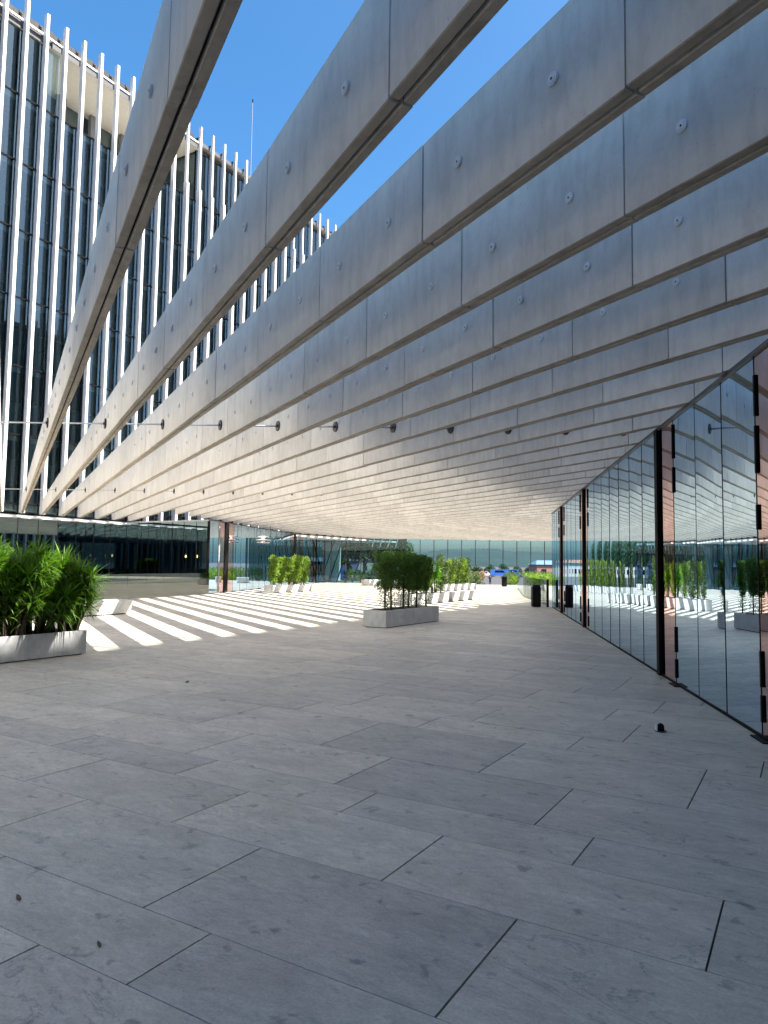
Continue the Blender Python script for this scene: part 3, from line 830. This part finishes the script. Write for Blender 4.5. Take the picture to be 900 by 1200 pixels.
# hanging lantern before the left wall
lx, ly = -28.2, 33.2
root = thing('hanging_lantern', 'white ring lantern hanging on two wires before the left glass wall', 'lamp', (lx, ly, 2.8))
for d in (-.38, .42):
    mb = MB(); mb.tube([(lx + d * .86, ly + d * .51, 3.2), (lx + d * .86, ly + d * .51, H + .02)], .012, 5); mb.build('wire', M['black'], root)
for z, r_ in ((2.86, .36), (3.02, .40), (3.2, .34)):
    mb = MB(); n = 24
    mb.tube([(lx + r_ * math.cos(2 * math.pi * i / n), ly + r_ * math.sin(2 * math.pi * i / n), z) for i in range(n + 1)], .035, 6); mb.build('ring', M['white'], root, True)
mb = MB(); mb.tube([(lx, ly, 2.84), (lx, ly, 3.25)], [.14, .14], 12); mb.build('shade', M['ceiling'], root, True)
mb = MB(); mb.obox(Vector((lx, ly, 3.2)), Vector((.86, .51, 0)), Vector((-.51, .86, 0)), UP, -.42, .44, -.02, .02, 0, .04); mb.build('cross_bar', M['dsteel'], root)

# ------------------------------------------------------------------ hanging glass screens at the far edge
def hang(label, c0_, c1_, off, mat, w, z0, z1, tilt_struts=False):
    a, b = Vector((*c0_, 0)), Vector((*c1_, 0)); e = (b - a).normalized(); q = Vector((-e.y, e.x, 0)); ln = (b - a).length
    root = thing('glass_screen', label, 'glass screen', tuple(a + UP * z0))
    n = round(ln / w)
    for i in range(n):
        mb = MB(); s0, s1 = ln * i / n + .02, ln * (i + 1) / n - .02
        o = a + q * off
        mb.face([o + e * s0 + UP * z0, o + e * s1 + UP * z0, o + e * s1 + UP * z1, o + e * s0 + UP * z1]); mb.build('glass_panel', M[mat], root)
    for i in range(n + 1):
        mb = MB(); mb.obox(a + q * off, e, q, UP, ln * i / n - .03, ln * i / n + .03, -.05, .05, z0, z1); mb.build('mullion', M['dsteel'], root)
    mb = MB(); mb.obox(a + q * off, e, q, UP, 0, ln, -.04, .04, z1, z1 + .15); mb.build('head_rail', M['dsteel'], root)
    if tilt_struts:
        for i in range(9):
            s = 1 + i * (ln - 1.6) / 9
            mb = MB(); mb.tube([a + q * (off + .5) + e * (s - 1.0) + UP * -1.3, a + q * (off + .5) + e * (s + .75) + UP * z1], .06, 6); mb.build('slanting_strut', M['white'], root)
E1 = lambda t: tuple((Ne * (EDGE + .35) + Rd * t).xy)
tL = Vector((-34.6, 51.7, 0)).dot(Rd); tM = Vector((-30.3, 54.75, 0)).dot(Rd); tR = Vector((-17.5, 62.0, 0)).dot(Rd)
hang('deep teal glass screen with slanting white struts at the far left corner', E1(tL - 2.6), E1(tM), 0, 'darkscreen', 1.25, -.9, H + .5, True)
hang('pale teal hanging glass screen across the far end of the plaza', E1(tM + .05), E1(tR + 6), 0, 'screen', 1.22, 1.62, H + .5)

# ------------------------------------------------------------------ beyond the plaza
def fardir(px, D):
    """point at camera depth D straight ahead of image column px, on plan"""
    fw = Vector((-.5113, .8594, 0)); rt = Vector((.8594, .5113, 0))
    return fw * D + rt * ((px - 450) / 835 * D)
GZ = -1.42
def big_tree(label, x, y, h, rad, seed, mat='far', n=2600, name='broadleaf_tree', group='trees beyond the plaza', size=.42):
    rg = random.Random(seed); root = thing(name, label, 'tree', (x, y, GZ), group)
    mb = MB(); mb.tube([(x, y, GZ), (x + rg.uniform(-.2, .2), y, GZ + h * .4), (x, y, GZ + h * .85)], [.06 * rad + .08, .045 * rad + .05, .03], 8)
    for i in range(9):
        o = Vector((x, y, GZ + h * rg.uniform(.3, .7))); d = rdir(rg, .2, .8)
        mb.tube([tuple(o), tuple(o + d * rad * rg.uniform(.5, .9))], [.06, .02], 5)
    mb.build('trunk', M['bark'], root)
    cs = []
    for i in range(16):
        d = rdir(rg, -.5, 1); r_ = rad * rg.uniform(.3, .5)
        cs.append((Vector((x, y, GZ + h - rad * .95)) + Vector((d.x * rad * .62, d.y * rad * .62, d.z * rad * .62)), (r_, r_, r_ * .85)))
    lf = MB(); leafcloud(lf, rg, clump_field(rg, cs), ((x - rad * 1.2, x + rad * 1.2), (y - rad * 1.2, y + rad * 1.2), (GZ + h - rad * 2.1, GZ + h + rad * .2)), n, size, .6)
    lf.build('crown', M[mat], root)
trees = [(352, 128, 8.0, 3.2), (372, 118, 8.6, 3.3), (392, 125, 7.6, 3.0), (410, 112, 8.2, 3.2), (428, 130, 9.0, 3.5), (446, 116, 7.6, 3.1), (466, 128, 8.2, 3.2), (330, 140, 8.0, 3.2), (305, 135, 7.2, 3.0), (280, 150, 8.4, 3.4)]
for i, (px, D, h, rad) in enumerate(trees):
    q = fardir(px, D); big_tree('dark green tree beyond the left end of the plaza, %s from the left' % ORD[sorted(trees).index((px, D, h, rad))], q.x, q.y, h, rad, 200 + i)
q = fardir(563, 112); big_tree('small rusty pink tree beyond the plaza, left of the walking person', q.x, q.y, 2.4, 1.1, 230, 'rust', 900, 'small_tree', None, .2)
for i, px in enumerate((534, 547, 560, 574, 590, 606, 622, 638, 654, 670, 686)):
    q = fardir(px, 236 + 9 * (i % 3)); big_tree('low dark street tree far behind the parked vehicles, %s from the left' % ORD[i], q.x, q.y, (3.3, 3.8, 3.0)[i % 3], 2.1, 260 + i, 'far', 1100, 'street_tree', 'street trees behind the vehicles', .42)
hedges = [(540, 92), (556, 96), (604, 98), (610, 84), (597, 108), (621, 104), (635, 82), (645, 104), (616, 88), (628, 92), (640, 96), (650, 90), (500, 100), (470, 98), (440, 96), (420, 100), (664, 96), (690, 100), (720, 104)]
hs = sorted(h[0] for h in hedges)
for i, (px, D) in enumerate(hedges):
    q = fardir(px, D); rg = random.Random(300 + i); n = hs.index(px)
    root = thing('shrub', 'rounded green street shrub beyond the plaza edge, %s from the left' % ordinal(n + 1), 'shrub', (q.x, q.y, GZ), 'street shrubs beyond the plaza')
    mb = MB()
    for j in range(6):
        d = rdir(rg, .3, .9); mb.tube([(q.x, q.y, GZ), tuple(Vector((q.x, q.y, GZ)) + d * .9)], [.03, .01], 5)
    mb.build('stems', M['bark'], root)
    cs = [(Vector((q.x + rg.uniform(-.9, .9), q.y + rg.uniform(-.9, .9), GZ + rg.uniform(.6, 1.9))), (.7, .7, .6)) for j in range(12)]
    lf = MB(); leafcloud(lf, rg, clump_field(rg, cs), ((q.x - 1.6, q.x + 1.6), (q.y - 1.6, q.y + 1.6), (GZ, GZ + 2.6)), 1300, .2, .55); lf.build('foliage', M['olive' if i % 3 else 'lime'], root)

def car(label, x, y, rot, mat, van=False):
    root = thing('parked_van' if van else 'parked_car', label, 'van' if van else 'car', (x, y, GZ), 'vehicles parked beyond the plaza')
    e = Vector((math.cos(rot), math.sin(rot), 0)); q = Vector((-e.y, e.x, 0)); o = Vector((x, y, GZ))
    P = lambda a, b, c: tuple(o + e * a + q * b + UP * c)
    Lh, W2 = (2.6, .95) if van else (2.15, .87)
    side = [(-Lh, .35), (Lh, .35), (Lh, .8), (Lh - .15, .95), (Lh - .9, 1.05), (Lh - 1.3, 2.1), (-Lh + .05, 2.15), (-Lh, 1.0)] if van else \
           [(-Lh, .32), (Lh, .32), (Lh, .65), (Lh - .2, .8), (Lh - 1.15, .92), (Lh - 1.75, 1.42), (-Lh + .9, 1.45), (-Lh + .15, .98), (-Lh, .9)]
    mb = MB(); mb.solid([P(a, -W2, c) for a, c in side], [P(a, W2, c) for a, c in side]); mb.build('body', mat, root)
    z0, z1 = (1.2, 1.85) if van else (.97, 1.35)
    for b in (-W2 - .006, W2 + .006):
        mb = MB(); w = [(-Lh + 1.0, z0), (Lh - 1.35 - (.25 if not van else 0), z0), (Lh - 1.75 - (.2 if not van else 0), z1), (-Lh + 1.1, z1)]
        mb.solid([P(a, b - .005, c) for a, c in w], [P(a, b + .005, c) for a, c in w]); mb.build('side_window', M['carglass'], root)
    for a in (-Lh + .8, Lh - .85):
        for b in (-W2 + .08, W2 - .08):
            mb = MB(); mb.tube([P(a, b - .11, .33), P(a, b + .11, .33)], .33, 16); wl = mb.build('wheel', M['tyre'], root)
            mb = MB(); mb.tube([P(a, b - .115, .33), P(a, b + .115, .33)], .2, 12); mb.build('rim', M['steel'], wl)
    for b in (-.6, .6):
        mb = MB(); mb.obox(o, e, q, UP, Lh - .02, Lh + .02, b - .14, b + .14, .6, .75); mb.build('headlight', M['carglass'], root)
for px, D, mt, van, lab, r_ in ((586, 205, 'blue', True, 'blue van parked beyond the plaza, left of the other blue van', .6), (602, 220, 'blue', True, 'blue van parked beyond the plaza, right of the other blue van', .5),
                            (570, 210, 'carwhite', False, 'white car parked left of the blue vans', .55), (619, 190, 'cargrey', False, 'grey car parked right of the blue vans', .6), (633, 195, 'carwhite', False, 'white car parked at the far right beyond the plaza', .5),
                            (414, 120, 'blue', True, 'blue van parked behind the deep teal glass screen', .7), (647, 190, 'cargrey', True, 'grey van parked at the far right beyond the plaza', .6)):
    q = fardir(px, D); car(lab, q.x, q.y, r_, M[mt], van)

def house(name, label, px, D, w, d, h, mat, roofm):
    q = fardir(px, D); root = thing(name, label, 'building', (q.x, q.y, GZ), 'far buildings beyond the plaza')
    e = Vector((.8594, .5113, 0)); f_ = Vector((-.5113, .8594, 0)); o = Vector((q.x, q.y, GZ))
    mb = MB(); mb.obox(o, e, f_, UP, -w / 2, w / 2, 0, d, 0, h); mb.build('wall', M[mat], root)
    mb = MB(); P = lambda a, b, c: tuple(o + e * a + f_ * b + UP * c)
    mb.solid([P(-w / 2 - .3, -.3, h), P(w / 2 + .3, -.3, h), P(w / 2 + .3, d + .3, h), P(-w / 2 - .3, d + .3, h)], [P(-w / 2 + 1, d / 2 - .2, h + 1.1), P(w / 2 - 1, d / 2 - .2, h + 1.1), P(w / 2 - 1, d / 2 + .2, h + 1.1), P(-w / 2 + 1, d / 2 + .2, h + 1.1)])
    mb.build('roof', M[roofm], root)
    for i in range(int(w / 3)):
        for z in [1.0 + 3 * j for j in range(int(h / 3))]:
            a = -w / 2 + 1.2 + i * 3
            mb = MB(); mb.obox(o, e, f_, UP, a, a + 1.2, -.06, .05, z, z + 1.5); mb.build('window', M['carglass'], root)
house('low_building', 'mauve low building far beyond the left end of the plaza', 372, 190, 22, 10, 3.9, 'mauve', 'cargrey')
house('low_building', 'reddish low building far beyond the right end of the plaza', 662, 180, 14, 10, 3.6, 'brick', 'cargrey')
house('low_building', 'long cream building far behind the dark trees', 430, 240, 40, 12, 4.4, 'cream', 'roof')
# low wall along the plaza edge
q0, q1 = fardir(540, 84), fardir(590, 86)
mb = MB(); e = (q1 - q0).normalized(); mb.obox(q0 + UP * GZ, e, Vector((-e.y, e.x, 0)), UP, 0, (q1 - q0).length, -.15, .15, 0, .85); tag(mb.build('garden_wall', M['brick']), 'low reddish wall beyond the plaza edge behind the walking person', 'wall')

# hills
mb = MB(); mb.smooth = True
rg = random.Random(5); nseg = 900; prof = []
for i in range(nseg):
    a = 2 * math.pi * i / nseg
    hh = 40 + 9 * math.sin(3 * a + 1.0) + 7 * math.sin(7 * a + .4) + 5 * math.sin(17 * a) + 3 * math.sin(41 * a + 2) + 2.0 * math.sin(97 * a) + rg.uniform(-1.8, 1.8)
    prof.append((a, hh))
for ring, (rad, f_) in enumerate(((1900, 0), (2150, .6), (2400, 1.0), (3000, .9), (3800, 0))):
    for a, hh in prof: mb.v.append((rad * math.cos(a), rad * math.sin(a), GZ - 2 + (hh + 2) * f_))
for ring in range(4):
    for i in range(nseg):
        j = (i + 1) % nseg
        mb.f.append((ring * nseg + i, ring * nseg + j, (ring + 1) * nseg + j, (ring + 1) * nseg + i)); mb.m.append(0)
structure(mb.build('hills', M['hill']), 'low dark wooded hills on the horizon all round', 'hills')

# ------------------------------------------------------------------ people far off
def person(label, x, y, z0, rot, top, legs, pose='walk', h=1.72):
    root = thing('person', label, 'person', (x, y, z0), None)
    me = bpy.data.meshes.new('body'); s = h / 1.75
    J = {'pel': (0, 0, .95, .13), 'waist': (0, 0, 1.1, .125), 'chest': (0, .01, 1.32, .15), 'neck': (0, .01, 1.5, .055), 'head': (0, .03, 1.6, .085), 'crown': (0, .02, 1.70, .08)}
    E_ = [('pel', 'waist'), ('waist', 'chest'), ('chest', 'neck'), ('neck', 'head'), ('head', 'crown')]
    for sd, sx in (('l', -1), ('r', 1)):
        st = .16 * sx if pose == 'walk' else .02
        J['hip' + sd] = (.09 * sx, 0, .90, .09); J['knee' + sd] = (.10 * sx, .06 + st * .6, .50, .065); J['ank' + sd] = (.10 * sx, st - .02, .09, .045); J['toe' + sd] = (.11 * sx, st + .15, .035, .035)
        J['sh' + sd] = (.19 * sx, 0, 1.40, .06)
        if pose == 'phone': J['el' + sd] = (.24 * sx, .14, 1.20, .045); J['wr' + sd] = (.08 * sx, .32, 1.38, .03); J['ha' + sd] = (.05 * sx, .37, 1.43, .03)
        else: J['el' + sd] = (.25 * sx, -st * .5 - .02, 1.13, .045); J['wr' + sd] = (.25 * sx, -st * .9 + .05, .90, .032); J['ha' + sd] = (.245 * sx, -st + .07, .80, .03)
        E_ += [('pel', 'hip' + sd), ('hip' + sd, 'knee' + sd), ('knee' + sd, 'ank' + sd), ('ank' + sd, 'toe' + sd), ('chest', 'sh' + sd), ('sh' + sd, 'el' + sd), ('el' + sd, 'wr' + sd), ('wr' + sd, 'ha' + sd)]
    keys = list(J); me.from_pydata([tuple(c * s for c in J[k][:3]) for k in keys], [(keys.index(a), keys.index(b)) for a, b in E_], [])
    o = bpy.data.objects.new('body', me); COL.objects.link(o)
    o.modifiers.new('skin', 'SKIN'); sub = o.modifiers.new('sub', 'SUBSURF'); sub.levels = 1; sub.render_levels = 1
    for i, k in enumerate(keys): me.skin_vertices[0].data[i].radius = (J[k][3] * s, J[k][3] * s)
    me.skin_vertices[0].data[0].use_root = True
    dg = bpy.context.evaluated_depsgraph_get(); ev = o.evaluated_get(dg); m2 = bpy.data.meshes.new_from_object(ev)
    o.modifiers.clear(); o.data = m2
    for m in (top, legs, M['skin'], M['hair'], M['black']): m2.materials.append(m)
    for p in m2.polygons:
        c = p.center / s; p.use_smooth = True
        p.material_index = 4 if c.z < .09 else 1 if c.z < .98 else 2 if c.z > 1.47 or (pose != 'phone' and c.z < .92 and abs(c.x) > .2) or (pose == 'phone' and c.y > .28 and c.z > 1.2) else 0
    o.parent = root; o.matrix_parent_inverse = Matrix.Identity(4); o.rotation_euler = (0, 0, rot)
    hb = MB()
    rows_ = 6
    for i in range(rows_ + 1):
        t = math.pi * .62 * i / rows_
        for k in range(12):
            a = 2 * math.pi * k / 12
            hb.v.append((.098 * math.sin(t) * math.cos(a) * s, (.098 * math.sin(t) * math.sin(a) - .005 - .03 * (i / rows_)) * s, (1.665 + .098 * math.cos(t)) * s))
    for i in range(rows_):
        for k in range(12):
            j = (k + 1) % 12; hb.f.append((i * 12 + k, (i + 1) * 12 + k, (i + 1) * 12 + j, i * 12 + j)); hb.m.append(0)
    ho = hb.build('hair', M['hair'], None, True); ho.parent = o; ho.matrix_parent_inverse = Matrix.Identity(4)
    return root
q = fardir(575, 108); person('person in black clothes standing with raised hands beyond the plaza', q.x, q.y, GZ, .5, M['cloth'], M['cloth'], 'phone')
q = fardir(414, 98); person('person in grey top walking beyond the plaza at left', q.x, q.y, GZ, 1.9, M['grey_cloth'], M['cloth'])
q = fardir(425, 102); person('person in dark clothes walking right of the one in grey', q.x, q.y, GZ, 2.2, M['cloth'], M['grey_cloth'])

# ------------------------------------------------------------------ light
t_, c_ = -.62, .497
sdir = (Bd * t_ + Nb * c_ + UP).normalized()
el = math.asin(sdir.z)
sun = bpy.data.lights.new('sun', 'SUN'); sun.energy = 4.7; sun.angle = R(.53); sun.color = (1, .95, .87)
so = bpy.data.objects.new('sun', sun); COL.objects.link(so); so.rotation_euler = sdir.to_track_quat('Z', 'Y').to_euler(); so.location = sdir * 100
w = bpy.data.worlds.new('World'); sc.world = w; w.use_nodes = True
nt = w.node_tree; bg = nt.nodes['Background']
sky = nt.nodes.new('ShaderNodeTexSky'); sky.sky_type = 'NISHITA'; sky.sun_disc = False
sky.sun_elevation = el; sky.sun_rotation = math.atan2(sdir.x, sdir.y); sky.air_density = 1.0; sky.dust_density = 3.0; sky.ozone_density = 4.0
hs = nt.nodes.new('ShaderNodeHueSaturation'); hs.inputs['Saturation'].default_value = 1.3; hs.inputs['Hue'].default_value = .494
nt.links.new(sky.outputs[0], hs.inputs['Color']); nt.links.new(hs.outputs[0], bg.inputs[0]); bg.inputs[1].default_value = .085

# ------------------------------------------------------------------ camera
cp, sp = math.cos(PITCH), math.sin(PITCH)
ca, sa = math.cos(A0), math.sin(A0)
def toW(v): return Vector((ca * v[0] - sa * v[1], sa * v[0] + ca * v[1], v[2]))
r0, f0, u0 = Vector((1, 0, 0)), Vector((0, cp, sp)), Vector((0, -sp, cp))
r1 = r0 * math.cos(ROLL) + u0 * math.sin(ROLL); u1 = -r0 * math.sin(ROLL) + u0 * math.cos(ROLL)
r1, u1, f1 = toW(r1), toW(u1), toW(f0)
cam = bpy.data.cameras.new('camera'); co = bpy.data.objects.new('camera', cam); COL.objects.link(co)
cam.sensor_width = 36; cam.sensor_fit = 'AUTO'; cam.lens = 835.12 / 1200 * 36; cam.clip_end = 9000; cam.clip_start = .05
co.matrix_world = Matrix(((r1.x, u1.x, -f1.x, 0), (r1.y, u1.y, -f1.y, 0), (r1.z, u1.z, -f1.z, EYE), (0, 0, 0, 1)))
sc.camera = co

sc.render.engine = 'CYCLES'
sc.cycles.max_bounces = 10; sc.cycles.diffuse_bounces = 5; sc.cycles.glossy_bounces = 6; sc.cycles.transparent_max_bounces = 16
sc.cycles.use_denoising = True; sc.cycles.sample_clamp_indirect = 8; sc.cycles.caustics_reflective = False; sc.cycles.caustics_refractive = False
sc.view_settings.view_transform = 'Standard'; sc.view_settings.look = 'None'; sc.view_settings.exposure = 1.87; sc.view_settings.gamma = 1
